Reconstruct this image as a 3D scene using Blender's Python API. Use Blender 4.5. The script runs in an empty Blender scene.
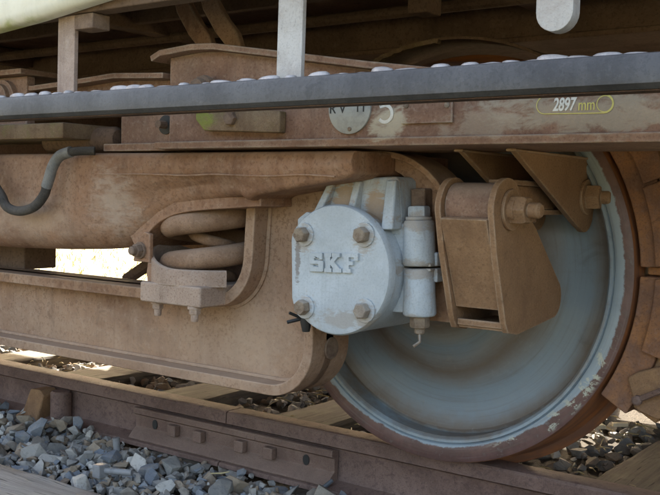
import bpy, bmesh, math, random
from mathutils import Vector, Matrix, noise
from mathutils.geometry import tessellate_polygon
R = math.radians
rnd = random.Random(7)
sc = bpy.context.scene
COL = sc.collection

# ------------------------------------------------------------------ camera
cam_d = bpy.data.cameras.new('camera')
cam = bpy.data.objects.new('camera', cam_d); COL.objects.link(cam)
cam_d.sensor_width = 36.0; cam_d.lens = 36.0 * 949.94 / 660.0
cam_d.clip_start = 0.05; cam_d.clip_end = 1500
th, ph, roll = 0.6347, 0.0545, 0.0238
fw = Vector((-math.sin(th)*math.cos(ph), math.cos(th)*math.cos(ph), -math.sin(ph)))
rt = Vector((math.cos(th), math.sin(th), 0)); up = rt.cross(fw)
r2 = rt*math.cos(roll) + up*math.sin(roll); u2 = -rt*math.sin(roll) + up*math.cos(roll)
M3 = Matrix((r2, u2, -fw)).transposed().to_4x4()
cam.matrix_world = Matrix.Translation((1.0705, -1.857, 0.5954)) @ M3
sc.camera = cam

# ------------------------------------------------------------------ sky, sun, exposure
SUN_EL, SUN_AZ = 28.0, -40.0          # azimuth clockwise from +Y: the sun stands behind the train
w = bpy.data.worlds.new('World'); sc.world = w; w.use_nodes = True
nt = w.node_tree; nt.nodes.clear()
sky = nt.nodes.new('ShaderNodeTexSky'); sky.sky_type = 'NISHITA'; sky.sun_disc = False
sky.sun_elevation = R(SUN_EL); sky.sun_rotation = R(SUN_AZ)
sky.dust_density = 7.0; sky.air_density = 1.0; sky.ozone_density = 0.4
bg = nt.nodes.new('ShaderNodeBackground'); bg.inputs[1].default_value = 0.15
wo = nt.nodes.new('ShaderNodeOutputWorld')
nt.links.new(sky.outputs[0], bg.inputs[0]); nt.links.new(bg.outputs[0], wo.inputs[0])
sd = bpy.data.lights.new('sun', 'SUN'); sd.energy = 5.0; sd.angle = R(0.53); sd.color = (1, .94, .85)
so = bpy.data.objects.new('sun', sd); COL.objects.link(so)
tosun = Vector((math.sin(R(SUN_AZ))*math.cos(R(SUN_EL)), math.cos(R(SUN_AZ))*math.cos(R(SUN_EL)), math.sin(R(SUN_EL))))
so.rotation_euler = tosun.to_track_quat('Z', 'Y').to_euler(); so.location = (0, 6, 8)
sc.render.engine = 'CYCLES'
sc.view_settings.view_transform = 'Standard'; sc.view_settings.look = 'None'
sc.view_settings.gamma = 1; sc.view_settings.use_curve_mapping = False
sc.view_settings.exposure = 2.68
sc.view_settings.use_white_balance = True; sc.view_settings.white_balance_temperature = 6950   # camera balanced for open shade
sc.render.resolution_x = 1024; sc.render.resolution_y = 768
sc.cycles.max_bounces = 5; sc.cycles.diffuse_bounces = 3

# ------------------------------------------------------------------ materials
def nn(t, ty, **kw):
    n = t.nodes.new(ty)
    for k, v in kw.items(): setattr(n, k, v)
    return n
def newmat(name):
    m = bpy.data.materials.new(name); m.use_nodes = True
    t = m.node_tree; t.nodes.clear()
    o = nn(t, 'ShaderNodeOutputMaterial'); b = nn(t, 'ShaderNodeBsdfPrincipled')
    t.links.new(b.outputs[0], o.inputs[0])
    return m, t, b
def noise_n(t, vec, scale, detail=6, rough=.6, dist=0.0):
    n = nn(t, 'ShaderNodeTexNoise'); n.inputs['Scale'].default_value = scale
    n.inputs['Detail'].default_value = detail; n.inputs['Roughness'].default_value = rough
    n.inputs['Distortion'].default_value = dist
    if vec is not None: t.links.new(vec, n.inputs['Vector'])
    return n.outputs['Fac']
def ramp(t, fac, lo, hi):
    n = nn(t, 'ShaderNodeMapRange'); n.interpolation_type = 'SMOOTHSTEP'
    n.inputs[1].default_value = lo; n.inputs[2].default_value = hi
    t.links.new(fac, n.inputs[0]); return n.outputs[0]
def math_n(t, op, a, b=None, c=None):
    n = nn(t, 'ShaderNodeMath', operation=op)
    for i, v in enumerate((a, b, c)):
        if v is None: continue
        if isinstance(v, (int, float)): n.inputs[i].default_value = v
        else: t.links.new(v, n.inputs[i])
    return n.outputs[0]
def mixc(t, fac, a, b):
    n = nn(t, 'ShaderNodeMix', data_type='RGBA')
    for s, v in ((n.inputs[0], fac), (n.inputs[6], a), (n.inputs[7], b)):
        if isinstance(v, (int, float)): s.default_value = v
        elif isinstance(v, tuple): s.default_value = (*v, 1)
        else: t.links.new(v, s)
    return n.outputs[2]
def mapping(t, vec, scale=(1, 1, 1), loc=(0, 0, 0), rot=(0, 0, 0)):
    n = nn(t, 'ShaderNodeMapping'); n.inputs['Scale'].default_value = scale
    n.inputs['Location'].default_value = loc; n.inputs['Rotation'].default_value = rot
    t.links.new(vec, n.inputs['Vector']); return n.outputs[0]
def pos(t): return nn(t, 'ShaderNodeNewGeometry').outputs['Position']
def edge_mask(t, radius=.006):
    bv = nn(t, 'ShaderNodeBevel'); bv.samples = 2; bv.inputs['Radius'].default_value = radius
    g = nn(t, 'ShaderNodeNewGeometry')
    d = nn(t, 'ShaderNodeVectorMath', operation='DOT_PRODUCT')
    t.links.new(bv.outputs[0], d.inputs[0]); t.links.new(g.outputs['Normal'], d.inputs[1])
    return ramp(t, d.outputs['Value'], .99, .86)
def bump(t, b, h, strength, dist=.002):
    n = nn(t, 'ShaderNodeBump'); n.inputs['Strength'].default_value = strength
    n.inputs['Distance'].default_value = dist
    t.links.new(h, n.inputs['Height']); t.links.new(n.outputs[0], b.inputs['Normal'])

RHO = .040                                   # the axle box sits slightly turned on its journal
def rp(x, y, z):
    c, s = math.cos(RHO), math.sin(RHO); dz = z-.45
    return (x*c - dz*s, y, .45 + x*s + dz*c)
DUST = (.40, .30, .225)
def grimy(name, base, dark, light=DUST, scale=7, rough=.78, spec=.25, bmp=.35, streak=.5, top=.55, edge=.5,
          edgecol=None, speck=.5, extra=None, metallic=0.0, off=(0, 0, 0), scab=.45):
    """dusty, stained metal: big blotches, fine speckle, run-down streaks, dust on ledges, worn edges"""
    m, t, b = newmat(name); P = mapping(t, pos(t), loc=off)
    A = noise_n(t, P, scale, 6, .65, .4)
    c = mixc(t, ramp(t, A, .36, .66), base, dark)
    if streak:
        S = noise_n(t, mapping(t, P, (9, 9, 1.6)), 1.6, 4, .6, .15)
        c = mixc(t, math_n(t, 'MULTIPLY', ramp(t, S, .46, .86), streak*.9), c, light)
        S2 = noise_n(t, mapping(t, P, (22, 22, 1.2), (3, 1, 2)), 1.5, 5, .6)
        c = mixc(t, math_n(t, 'MULTIPLY', ramp(t, S2, .50, .72), streak), c, tuple(v*.75 for v in dark))
    D = noise_n(t, P, 1.9, 3, .55, .2)
    c = mixc(t, math_n(t, 'MULTIPLY', ramp(t, D, .42, .72), speck*.8), c, light)
    B = noise_n(t, P, scale*14, 4, .7)
    c = mixc(t, math_n(t, 'MULTIPLY', ramp(t, B, .50, .74), speck*.75), c, light)
    C = noise_n(t, P, scale*30, 2, .7)
    c = mixc(t, math_n(t, 'MULTIPLY', ramp(t, C, .50, .66), speck), c, tuple(v*.72 for v in dark))
    K = noise_n(t, P, scale*4.2, 5, .72, .8)
    c = mixc(t, math_n(t, 'MULTIPLY', ramp(t, K, .60, .68), scab), c, tuple(v*.55 for v in dark))
    if top:
        g = nn(t, 'ShaderNodeNewGeometry'); s = nn(t, 'ShaderNodeSeparateXYZ')
        t.links.new(g.outputs['Normal'], s.inputs[0])
        f = math_n(t, 'MULTIPLY', ramp(t, s.outputs[2], .25, .95), top)
        c = mixc(t, f, c, light)
    if edge:
        e = math_n(t, 'MULTIPLY', edge_mask(t), math_n(t, 'MULTIPLY', ramp(t, noise_n(t, P, 28, 5, .7), .35, .6), edge))
        c = mixc(t, e, c, edgecol or tuple(min(1, v*1.25) for v in light))
    if extra: c = extra(t, P, c)
    t.links.new(c, b.inputs['Base Color'])
    rr = nn(t, 'ShaderNodeMapRange'); rr.inputs[3].default_value = rough-.14; rr.inputs[4].default_value = min(1, rough+.12)
    t.links.new(A, rr.inputs[0]); t.links.new(rr.outputs[0], b.inputs['Roughness'])
    b.inputs['Specular IOR Level'].default_value = spec; b.inputs['Metallic'].default_value = metallic
    h = math_n(t, 'ADD', math_n(t, 'ADD', math_n(t, 'MULTIPLY', B, .6), math_n(t, 'MULTIPLY', C, .4)), math_n(t, 'MULTIPLY', K, .9))
    bump(t, b, h, min(1, bmp*1.5), .0026)
    return m

def patch(t, P, c, centre, size, col, amt, nscale=18, hi=1.05, lo=.55):
    """a smear of paint with its own shape"""
    s = nn(t, 'ShaderNodeVectorMath', operation='SUBTRACT'); t.links.new(P, s.inputs[0]); s.inputs[1].default_value = centre
    d = nn(t, 'ShaderNodeVectorMath', operation='MULTIPLY'); t.links.new(s.outputs[0], d.inputs[0])
    d.inputs[1].default_value = tuple(1/v for v in size)
    l = nn(t, 'ShaderNodeVectorMath', operation='LENGTH'); t.links.new(d.outputs[0], l.inputs[0])
    n = noise_n(t, mapping(t, P, (1, 1, 2.6), rot=(0, .35, 0)), nscale, 6, .65, .5)
    f = math_n(t, 'ADD', l.outputs['Value'], math_n(t, 'MULTIPLY', math_n(t, 'SUBTRACT', n, .5), 2.6))
    return mixc(t, math_n(t, 'MULTIPLY', ramp(t, f, hi, lo), amt), c, col)

def web_extra(t, P, c):                       # pale dust dried on the side plate
    c = patch(t, P, c, (1.45, 2.73, 1.225), (.60, .3, .075), (.46, .33, .23), .35, 7, 1.6, .2)
    return patch(t, P, c, (1.72, 2.73, 1.30), (.10, .3, .10), (.45, .33, .24), .4, 9, 1.5, .2)
def cast_extra(t, P, c):                      # washed-down pale runs above the spring
    c = patch(t, P, c, (-.60, -.42, .57), (.06, .3, .070), (.48, .385, .31), .6, 30, 1.5, .0)
    return patch(t, P, c, (-.90, -.42, .52), (.20, .3, .05), (.46, .34, .25), .5, 12, 1.6, .1)
def rail_extra(t, P, c):                      # lime drips and scale flaking off the web
    n = noise_n(t, mapping(t, P, (1, 1, .16)), 34, 5, .6)
    c = mixc(t, math_n(t, 'MULTIPLY', ramp(t, n, .715, .735), .7), c, (.42, .37, .32))
    k = noise_n(t, P, 55, 6, .75, .5)
    return mixc(t, math_n(t, 'MULTIPLY', ramp(t, k, .54, .60), .55), c, (.085, .050, .045))
def moss_extra(t, P, c):
    c = patch(t, P, c, (-.325, -.44, .745), (.055, .1, .045), (.22, .24, .06), .9, 30)
    return mixc(t, math_n(t, 'MULTIPLY', ramp(t, noise_n(t, P, 11, 5, .65), .50, .68), .45), c, (.17, .175, .06))
def beam_extra(t, P, c):
    c = patch(t, P, c, (.50, -.42, .735), (.17, .2, .040), (.38, .345, .27), .6)
    c = patch(t, P, c, (.33, -.42, .725), (.10, .2, .030), (.38, .33, .265), .5)
    c = patch(t, P, c, (.140, -.42, .728), (.045, .2, .030), (.50, .46, .36), .8)
    return c
MAT = {}
MAT['cast'] = grimy('dusty_casting', (.305, .166, .098), (.195, .098, .056), (.42, .305, .228), 4.5, .74, .3, .30, .65, .4, .5, extra=cast_extra)
MAT['web'] = grimy('dusty_equaliser', (.315, .176, .100), (.205, .106, .060), (.43, .315, .228), 4, .74, .3, .30, .55, .5, .5, off=(2, 3, 1), extra=web_extra)
MAT['spring'] = grimy('dusty_spring', (0.32, 0.195, 0.125), (0.205, 0.118, 0.072), (0.42, 0.31, 0.23), 9, .72, .3, .25, .25, .35, 0, off=(5, 1, 1))
MAT['seat'] = grimy('dusty_spring_seat', (0.35, 0.225, 0.16), (0.235, 0.14, 0.092), (0.48, 0.385, 0.315), 8, .78, .25, .30, .6, .5, .6, off=(1, 7, 1))
MAT['link'] = grimy('brown_dirty_link', (0.275, 0.158, 0.085), (0.195, 0.106, 0.056), (0.37, 0.235, 0.142), 9, .68, .35, .30, .2, .3, .55, edgecol=(.50, .40, .30), off=(4, 4, 1))
MAT['beam'] = grimy('worn_brown_beam', (0.275, 0.162, 0.112), (0.18, 0.1, 0.068), (0.41, 0.32, 0.255), 7, .76, .25, .30, .45, .4, .7, edgecol=(.46, .42, .36), extra=beam_extra)
MAT['under'] = grimy('dark_underfloor', (0.155, 0.1, 0.07), (0.1, 0.064, 0.045), (0.21, 0.15, 0.11), 4, .85, .2, .3, .3, .0, .0)
MAT['rust'] = grimy('orange_rust', (0.37, 0.165, 0.064), (0.19, 0.098, 0.062), (0.25, 0.175, 0.16), 9, .8, .25, .5, .5, .1, 0, edgecol=(.26, .14, .08))
MAT['rust2'] = grimy('brown_rust_plate', (0.32, 0.175, 0.082), (0.2, 0.108, 0.058), (0.38, 0.25, 0.155), 12, .82, .2, .5, .3, .2, 0, edgecol=(.32, .21, .14), off=(9, 2, 0))
MAT['rail'] = grimy('purple_brown_rail', (0.185, 0.112, 0.088), (0.12, 0.07, 0.054), (0.26, 0.175, 0.14), 10, .72, .35, .45, .25, .25, .6, edgecol=(.25, .18, .15), extra=rail_extra)
MAT['fish'] = grimy('brown_fishplate', (0.195, 0.118, 0.09), (0.125, 0.072, 0.055), (0.29, 0.205, 0.16), 12, .76, .3, .5, .2, .3, .5, off=(3, 0, 2))
MAT['bolt'] = grimy('rusty_bolt', (.23, .155, .11), (.13, .08, .055), (.40, .32, .26), 40, .7, .35, .4, 0, .4, 0)
MAT['boltw'] = grimy('stained_cover_bolt', (.30, .235, .17), (.17, .11, .07), (.55, .52, .47), 60, .6, .4, .4, 0, .4, 0, edgecol=(.60, .56, .50))
MAT['steelgrey'] = grimy('grey_step_edge', (.062, .060, .062), (.036, .035, .037), (.12, .117, .12), 7, .46, .45, .12, .5, .2, .0, speck=.35)
MAT['stud'] = grimy('bare_galvanised_stud', (0.44, 0.41, 0.4), (0.26, 0.23, 0.22), (0.56, 0.53, 0.52), 50, .42, .5, .2, 0, .3, 0, metallic=.25)
MAT['brownline'] = grimy('rusty_step_underside', (.12, .07, .052), (.07, .045, .035), (.22, .15, .12), 14, .8, .2, .3, 0, 0, 0)
MAT['bracket'] = grimy('pale_painted_bracket', (0.48, 0.47, 0.455), (0.34, 0.31, 0.285), (0.54, 0.53, 0.515), 9, .6, .3, .2, .6, 0, 0, speck=.3)
MAT['bracketb'] = grimy('brown_stained_bracket', (.40, .30, .245), (.28, .20, .16), (.52, .47, .42), 9, .7, .3, .2, .7, 0, 0, speck=.4)
MAT['mossy'] = grimy('mossy_plate', (0.235, 0.165, 0.105), (0.155, 0.1, 0.065), (0.34, 0.28, 0.2), 14, .85, .15, .5, .3, .2, 0, extra=moss_extra)
MAT['rubber'] = grimy('dusty_rubber_hose', (.07, .062, .055), (.04, .036, .033), (.15, .13, .115), 30, .7, .3, .5, 0, .5, 0)
MAT['hosemetal'] = grimy('grey_hose_sleeve', (.20, .20, .20), (.12, .115, .11), (.32, .30, .28), 25, .55, .4, .2, 0, .2, 0)
MAT['greywood'] = None

def white_extra(t, P, c):
    n = noise_n(t, mapping(t, P, (1, 1, .45)), 11, 7, .66, .6)
    c = mixc(t, math_n(t, 'MULTIPLY', ramp(t, n, .555, .70), .70), c, (.34, .235, .15))
    n2 = noise_n(t, mapping(t, P, (1, 1, .25), (2, 2, 5)), 16, 6, .6, 1.2)
    c = patch(t, P, c, (-.02, -.33, .585), (.032, .2, .045), (.36, .245, .15), .8, 40)
    c = patch(t, P, c, (.055, -.33, .575), (.030, .2, .045), (.36, .245, .15), .8, 40)
    for z_ in (.36, .462, .55): c = patch(t, P, c, (.152, -.33, z_), (.05, .2, .020), (.30, .235, .17), .6, 45)
    return mixc(t, math_n(t, 'MULTIPLY', ramp(t, n2, .62, .68), .6), c, (.30, .30, .30))
MAT['white'] = grimy('chipped_white_paint', (0.43, 0.475, 0.51), (0.345, 0.375, 0.4), (0.52, 0.555, 0.585), 9, .66, .3, .25, .4, .3, 0, speck=.35, scab=.15, extra=white_extra)
def cover_extra(t, P, c):
    for a_ in (45, 135, 225, 315):            # rust and dirt washed down from each bolt
        x_, z_ = rp(.1006*math.cos(R(a_)), 0, .45+.1006*math.sin(R(a_)))[0::2]
        c = patch(t, P, c, (x_, -.39, z_-.008), (.027, .3, .034), (.33, .265, .205), .55, 70)
    c = patch(t, P, c, (-.09, -.39, .475), (.007, .3, .06), (.18, .15, .13), .75, 70)
    c = patch(t, P, c, (.02, -.39, .36), (.06, .3, .02), (.33, .29, .25), .6, 40)
    n = noise_n(t, mapping(t, P, (1, 1, .3), (1, 0, 3)), 17, 6, .62, 1.6)
    c = mixc(t, math_n(t, 'MULTIPLY', ramp(t, n, .60, .70), .45), c, (.37, .37, .36))
    n2 = noise_n(t, P, 30, 6, .7)
    return mixc(t, math_n(t, 'MULTIPLY', ramp(t, n2, .66, .72), .7), c, (.33, .23, .15))
MAT['cover'] = grimy('pale_blue_white_cover', (0.47, 0.515, 0.55), (0.39, 0.425, 0.45), (0.54, 0.575, 0.6), 8, .62, .3, .2, .35, .0, 0, speck=.3, scab=.0, extra=cover_extra)
def cream_extra(t, P, c):
    s = nn(t, 'ShaderNodeSeparateXYZ'); t.links.new(P, s.inputs[0])
    n = noise_n(t, P, 9, 6, .65)
    f = math_n(t, 'ADD', s.outputs[2], math_n(t, 'MULTIPLY', n, -.10))
    return mixc(t, math_n(t, 'MULTIPLY', ramp(t, f, .902, .880), .8), c, (.36, .40, .10))
MAT['cream'] = grimy('cream_coach_paint', (.80, .79, .70), (.74, .72, .60), (.82, .81, .75), 3, .4, .5, .05, .2, 0, 0, speck=.1, extra=cream_extra)

def wheel_mat():
    m, t, b = newmat('blue_painted_wheel')
    tc = nn(t, 'ShaderNodeTexCoord').outputs['Object']
    s = nn(t, 'ShaderNodeSeparateXYZ'); t.links.new(tc, s.inputs[0])
    r = math_n(t, 'SQRT', math_n(t, 'ADD', math_n(t, 'POWER', s.outputs[0], 2), math_n(t, 'POWER', s.outputs[2], 2)))
    n1 = noise_n(t, tc, 5, 6, .6); n2 = noise_n(t, tc, 40, 6, .7)
    rr = math_n(t, 'ADD', r, math_n(t, 'MULTIPLY', math_n(t, 'SUBTRACT', n1, .5), .055))
    rr = math_n(t, 'ADD', rr, math_n(t, 'MULTIPLY', math_n(t, 'SUBTRACT', n2, .5), .012))
    cr = nn(t, 'ShaderNodeValToRGB'); t.links.new(math_n(t, 'MULTIPLY', rr, 2.0), cr.inputs[0])
    e = cr.color_ramp.elements
    blue = (.235, .29, .335); blu2 = (.195, .242, .285); br = (.185, .145, .115); gb = (.23, .235, .235)
    stops = [(.16, (.12, .09, .07)), (.27, br), (.335, gb), (.38, blu2), (.43, gb), (.49, br), (.55, gb), (.60, blue), (.685, blue), (.725, gb), (.765, br), (.785, gb), (.80, (.28, .34, .385)), (.838, (.33, .39, .43))]
    e[0].position, e[0].color = stops[0][0], (*stops[0][1], 1)
    e[1].position, e[1].color = stops[-1][0], (*stops[-1][1], 1)
    for p_, c_ in stops[1:-1]:
        k = e.new(p_); k.color = (*c_, 1)
    # bare dark red tyre outside the painted rim, with a ragged border
    rag = math_n(t, 'ADD', r, math_n(t, 'MULTIPLY', math_n(t, 'SUBTRACT', noise_n(t, tc, 24, 6, .7, .5), .5), .020))
    tyre = mixc(t, ramp(t, noise_n(t, tc, 20, 6, .65), .4, .65), (.16, .085, .073), (.11, .058, .05))
    rag = math_n(t, 'ADD', rag, math_n(t, 'MULTIPLY', ramp(t, s.outputs[2], -.15, -.40), .016))
    c = mixc(t, ramp(t, rag, .4275, .4315), cr.outputs[0], tyre)
    # lime-white splashes on the lower rim
    spl = noise_n(t, mapping(t, tc, (1, 1, 1.6), rot=(0, -.75, 0)), 10, 8, .78, .7)
    band = math_n(t, 'MULTIPLY', ramp(t, r, .405, .418), ramp(t, r, .447, .435))
    low = math_n(t, 'MULTIPLY', ramp(t, s.outputs[2], -.08, -.14), ramp(t, s.outputs[0], .12, .22))
    c = mixc(t, math_n(t, 'MULTIPLY', math_n(t, 'MULTIPLY', ramp(t, spl, .53, .56), band), math_n(t, 'MULTIPLY', low, .9)), c, (.52, .52, .42))
    # brushed rings, as left by turning and by wiping
    ring = nn(t, 'ShaderNodeCombineXYZ'); t.links.new(math_n(t, 'MULTIPLY', r, 150), ring.inputs[0])
    ang = math_n(t, 'ARCTAN2', s.outputs[2], s.outputs[0]); t.links.new(math_n(t, 'MULTIPLY', ang, 1.6), ring.inputs[1])
    rg = noise_n(t, ring.outputs[0], 1.0, 4, .6)
    c = mixc(t, math_n(t, 'MULTIPLY', ramp(t, rg, .48, .74), .34), c, (.16, .13, .105))
    c = mixc(t, math_n(t, 'MULTIPLY', ramp(t, rg, .45, .28), .10), c, (.40, .42, .42))
    rad_ = nn(t, 'ShaderNodeCombineXYZ'); t.links.new(math_n(t, 'MULTIPLY', r, 5), rad_.inputs[0]); t.links.new(math_n(t, 'MULTIPLY', ang, 22), rad_.inputs[1])
    c = mixc(t, math_n(t, 'MULTIPLY', ramp(t, noise_n(t, rad_.outputs[0], 1.0, 5, .65), .54, .78), .16), c, (.20, .155, .115))
    # oil-dark streaks
    c = mixc(t, math_n(t, 'MULTIPLY', ramp(t, noise_n(t, tc, 9, 8, .7, 1.0), .55, .72), .38), c, (.12, .10, .085))
    c = mixc(t, math_n(t, 'MULTIPLY', ramp(t, n2, .58, .70), .3), c, (.30, .30, .28))
    # orange rust on the tread
    tr = ramp(t, r, .4462, .4475)
    yb = ramp(t, s.outputs[1], -.066, -.06)
    c = mixc(t, math_n(t, 'MULTIPLY', tr, yb), c, mixc(t, ramp(t, noise_n(t, mapping(t, tc, (1, 9, 1)), 7, 5, .6), .35, .65), (.32, .125, .048), (.17, .08, .05)))
    t.links.new(c, b.inputs['Base Color'])
    q = nn(t, 'ShaderNodeMapRange'); q.inputs[3].default_value = .30; q.inputs[4].default_value = .62
    t.links.new(n1, q.inputs[0]); t.links.new(q.outputs[0], b.inputs['Roughness'])
    b.inputs['Specular IOR Level'].default_value = .5
    bump(t, b, math_n(t, 'ADD', n2, noise_n(t, tc, 160, 3, .6)), .18, .0015)
    return m
MAT['wheel'] = wheel_mat()

def stone_mat():
    m, t, b = newmat('ballast_stone')
    oi = nn(t, 'ShaderNodeObjectInfo'); tc = nn(t, 'ShaderNodeTexCoord')
    g = nn(t, 'ShaderNodeNewGeometry')
    # random per loose piece so joined stones differ too
    a = math_n(t, 'FRACT', math_n(t, 'ADD', oi.outputs['Random'], g.outputs['Random Per Island']))
    cr = nn(t, 'ShaderNodeValToRGB'); cr.color_ramp.interpolation = 'CONSTANT'
    t.links.new(a, cr.inputs[0]); e = cr.color_ramp.elements
    cols = [(.235, .222, .205), (.30, .282, .255), (.245, .208, .17), (.35, .325, .29), (.19, .205, .225), (.34, .26, .18), (.26, .248, .225), (.50, .465, .41), (.30, .222, .155), (.225, .24, .255), (.32, .295, .26)]
    e[0].position = 0; e[0].color = (*cols[0], 1); e[1].position = 1/len(cols); e[1].color = (*cols[1], 1)
    for i, c_ in enumerate(cols[2:], 2):
        k = e.new(i/len(cols)); k.color = (*c_, 1)
    n = noise_n(t, g.outputs['Position'], 35, 7, .7, .3)
    c = mixc(t, math_n(t, 'MULTIPLY', ramp(t, n, .45, .68), .5), cr.outputs[0], (.38, .335, .27))
    n2 = noise_n(t, g.outputs['Position'], 110, 5, .7)
    c = mixc(t, math_n(t, 'MULTIPLY', ramp(t, n2, .5, .7), .45), c, (.125, .115, .105))
    t.links.new(c, b.inputs['Base Color']); b.inputs['Roughness'].default_value = .85
    b.inputs['Specular IOR Level'].default_value = .25
    bump(t, b, math_n(t, 'ADD', n2, n), .55, .003)
    return m
MAT['stone'] = stone_mat()

def ground_mat(name, c1, c2, c3, sc1, bmp=.6):
    m, t, b = newmat(name); P = pos(t)
    a = noise_n(t, P, sc1, 8, .7); d = noise_n(t, P, sc1*12, 6, .7)
    c = mixc(t, ramp(t, a, .35, .65), c1, c2); c = mixc(t, ramp(t, d, .5, .7), c, c3)
    t.links.new(c, b.inputs['Base Color']); b.inputs['Roughness'].default_value = .95
    b.inputs['Specular IOR Level'].default_value = .1
    bump(t, b, d, bmp, .01); return m
MAT['earth'] = ground_mat('dry_field', (.30, .27, .165), (.20, .185, .10), (.36, .32, .21), 2.5)
MAT['grit'] = ground_mat('dark_grit', (.075, .066, .055), (.105, .09, .072), (.05, .045, .04), 9)

def wood_mat(name, c1, c2, c3, axis):
    m, t, b = newmat(name); P = pos(t)
    scl = (1.2, 22, 22) if axis == 'X' else (22, 1.2, 22)
    a = noise_n(t, mapping(t, P, scl), 2.2, 8, .7, .7); d = noise_n(t, P, 6, 5, .6)
    k = noise_n(t, mapping(t, P, tuple(v*2.5 for v in scl)), 2.5, 4, .6, .3)
    c = mixc(t, ramp(t, a, .35, .65), c1, c2); c = mixc(t, math_n(t, 'MULTIPLY', ramp(t, d, .5, .7), .6), c, c3)
    c = mixc(t, math_n(t, 'MULTIPLY', ramp(t, k, .60, .66), .8), c, tuple(v*.25 for v in c1))
    t.links.new(c, b.inputs['Base Color']); b.inputs['Roughness'].default_value = .9
    b.inputs['Specular IOR Level'].default_value = .15
    bump(t, b, math_n(t, 'ADD', a, k), .8, .005); return m
MAT['sleeper'] = wood_mat('weathered_sleeper', (.185, .155, .115), (.12, .10, .078), (.24, .205, .155), 'Y')
MAT['plank'] = wood_mat('silver_grey_timber', (.36, .335, .30), (.27, .25, .225), (.43, .395, .345), 'X')
def flat(name, col, rough=.7, vary=.3, scale=40):
    m, t, b = newmat(name); P = pos(t); n = noise_n(t, P, scale, 6, .7)
    c = mixc(t, math_n(t, 'MULTIPLY', ramp(t, n, .45, .7), vary), col, tuple(v*.45 for v in col))
    t.links.new(c, b.inputs['Base Color']); b.inputs['Roughness'].default_value = rough; return m
MAT['straw'] = flat('dry_straw', (.50, .40, .20)); MAT['chip'] = flat('bleached_wood_chip', (.62, .56, .42), .8)
MAT['grass'] = flat('dry_grass', (.30, .28, .12), .8, .35, 3)
MAT['wpaint'] = flat('white_lettering', (.66, .65, .60), .7, .35, 90)
MAT['ypaint'] = flat('yellow_lettering', (.60, .54, .16), .7, .35, 90)
MAT['dpaint'] = flat('black_lettering', (.035, .033, .03), .7, .1)
MAT['disc'] = flat('pale_grey_disc', (.36, .36, .33), .6, .5, 30)
MAT['twig'] = flat('dark_stick', (.075, .08, .088), .6, .3)
MAT['paper'] = flat('bluish_grey_steel', (.25, .245, .24), .5, .5, 60)
MAT['black'] = flat('black_grime_and_hole_shade', (.02, .019, .018), .6, .1)  # black grime, also painted as the shade inside holes

# ------------------------------------------------------------------ mesh helpers
def box(bm, x0, x1, y0, y1, z0, z1):
    v = [bm.verts.new((x, y, z)) for z in (z0, z1) for y in (y0, y1) for x in (x0, x1)]
    for f in ((0, 2, 3, 1), (4, 5, 7, 6), (0, 1, 5, 4), (2, 6, 7, 3), (0, 4, 6, 2), (1, 3, 7, 5)):
        bm.faces.new([v[i] for i in f])
    return v
def frame(d):
    d = Vector(d).normalized(); a = Vector((0, 0, 1)) if abs(d.z) < .9 else Vector((1, 0, 0))
    u = d.cross(a).normalized(); return d, u, d.cross(u)
def tube(bm, pts, rad, n=12, caps=True):
    pts = [Vector(p) for p in pts]; rs = rad if isinstance(rad, (list, tuple)) else [rad]*len(pts)
    rings = []; pu = None
    for i, p in enumerate(pts):
        d = (pts[min(i+1, len(pts)-1)] - pts[max(i-1, 0)])
        d, u, v = frame(d)
        if pu is not None:
            u = (pu - d*pu.dot(d)).normalized(); v = d.cross(u)
        pu = u
        rings.append([bm.verts.new(p + (u*math.cos(2*math.pi*k/n) + v*math.sin(2*math.pi*k/n))*rs[i]) for k in range(n)])
    for a, b in zip(rings, rings[1:]):
        for k in range(n): bm.faces.new((a[k], a[(k+1) % n], b[(k+1) % n], b[k]))
    if caps: bm.faces.new(rings[0][::-1]); bm.faces.new(rings[-1])
def lathe(bm, prof, axis_pt, n=48, axis='Y', closed=False):
    """prof = [(radius, coordinate along axis)]"""
    cx, cy, cz = axis_pt; rings = []
    for r, a in prof:
        ring = []
        for k in range(n):
            q = 2*math.pi*k/n; c_, s_ = r*math.cos(q), r*math.sin(q)
            p = {'Y': (cx+c_, cy+a, cz+s_), 'Z': (cx+c_, cy+s_, cz+a), 'X': (cx+a, cy+c_, cz+s_)}[axis]
            ring.append(bm.verts.new(p))
        rings.append(ring)
    for a, b in zip(rings, rings[1:]):
        for k in range(n): bm.faces.new((a[k], a[(k+1) % n], b[(k+1) % n], b[k]))
    if closed:
        a, b = rings[-1], rings[0]
        for k in range(n): bm.faces.new((a[k], a[(k+1) % n], b[(k+1) % n], b[k]))
    else:
        bm.faces.new(rings[0][::-1]); bm.faces.new(rings[-1])
def prism(bm, poly, a0, a1, axis='Y'):
    """poly = 2D outline; axis Y -> (x,z), axis X -> (y,z)"""
    def P(q, a): return (q[0], a, q[1]) if axis == 'Y' else ((a, q[0], q[1]) if axis == 'X' else (q[0], q[1], a))
    A = [bm.verts.new(P(q, a0)) for q in poly]; B = [bm.verts.new(P(q, a1)) for q in poly]
    n = len(poly)
    for tri in tessellate_polygon([[Vector((q[0], q[1], 0)) for q in poly]]):
        bm.faces.new([A[i] for i in tri]); bm.faces.new([B[i] for i in tri][::-1])
    for k in range(n): bm.faces.new((A[k], B[k], B[(k+1) % n], A[(k+1) % n]))
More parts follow.
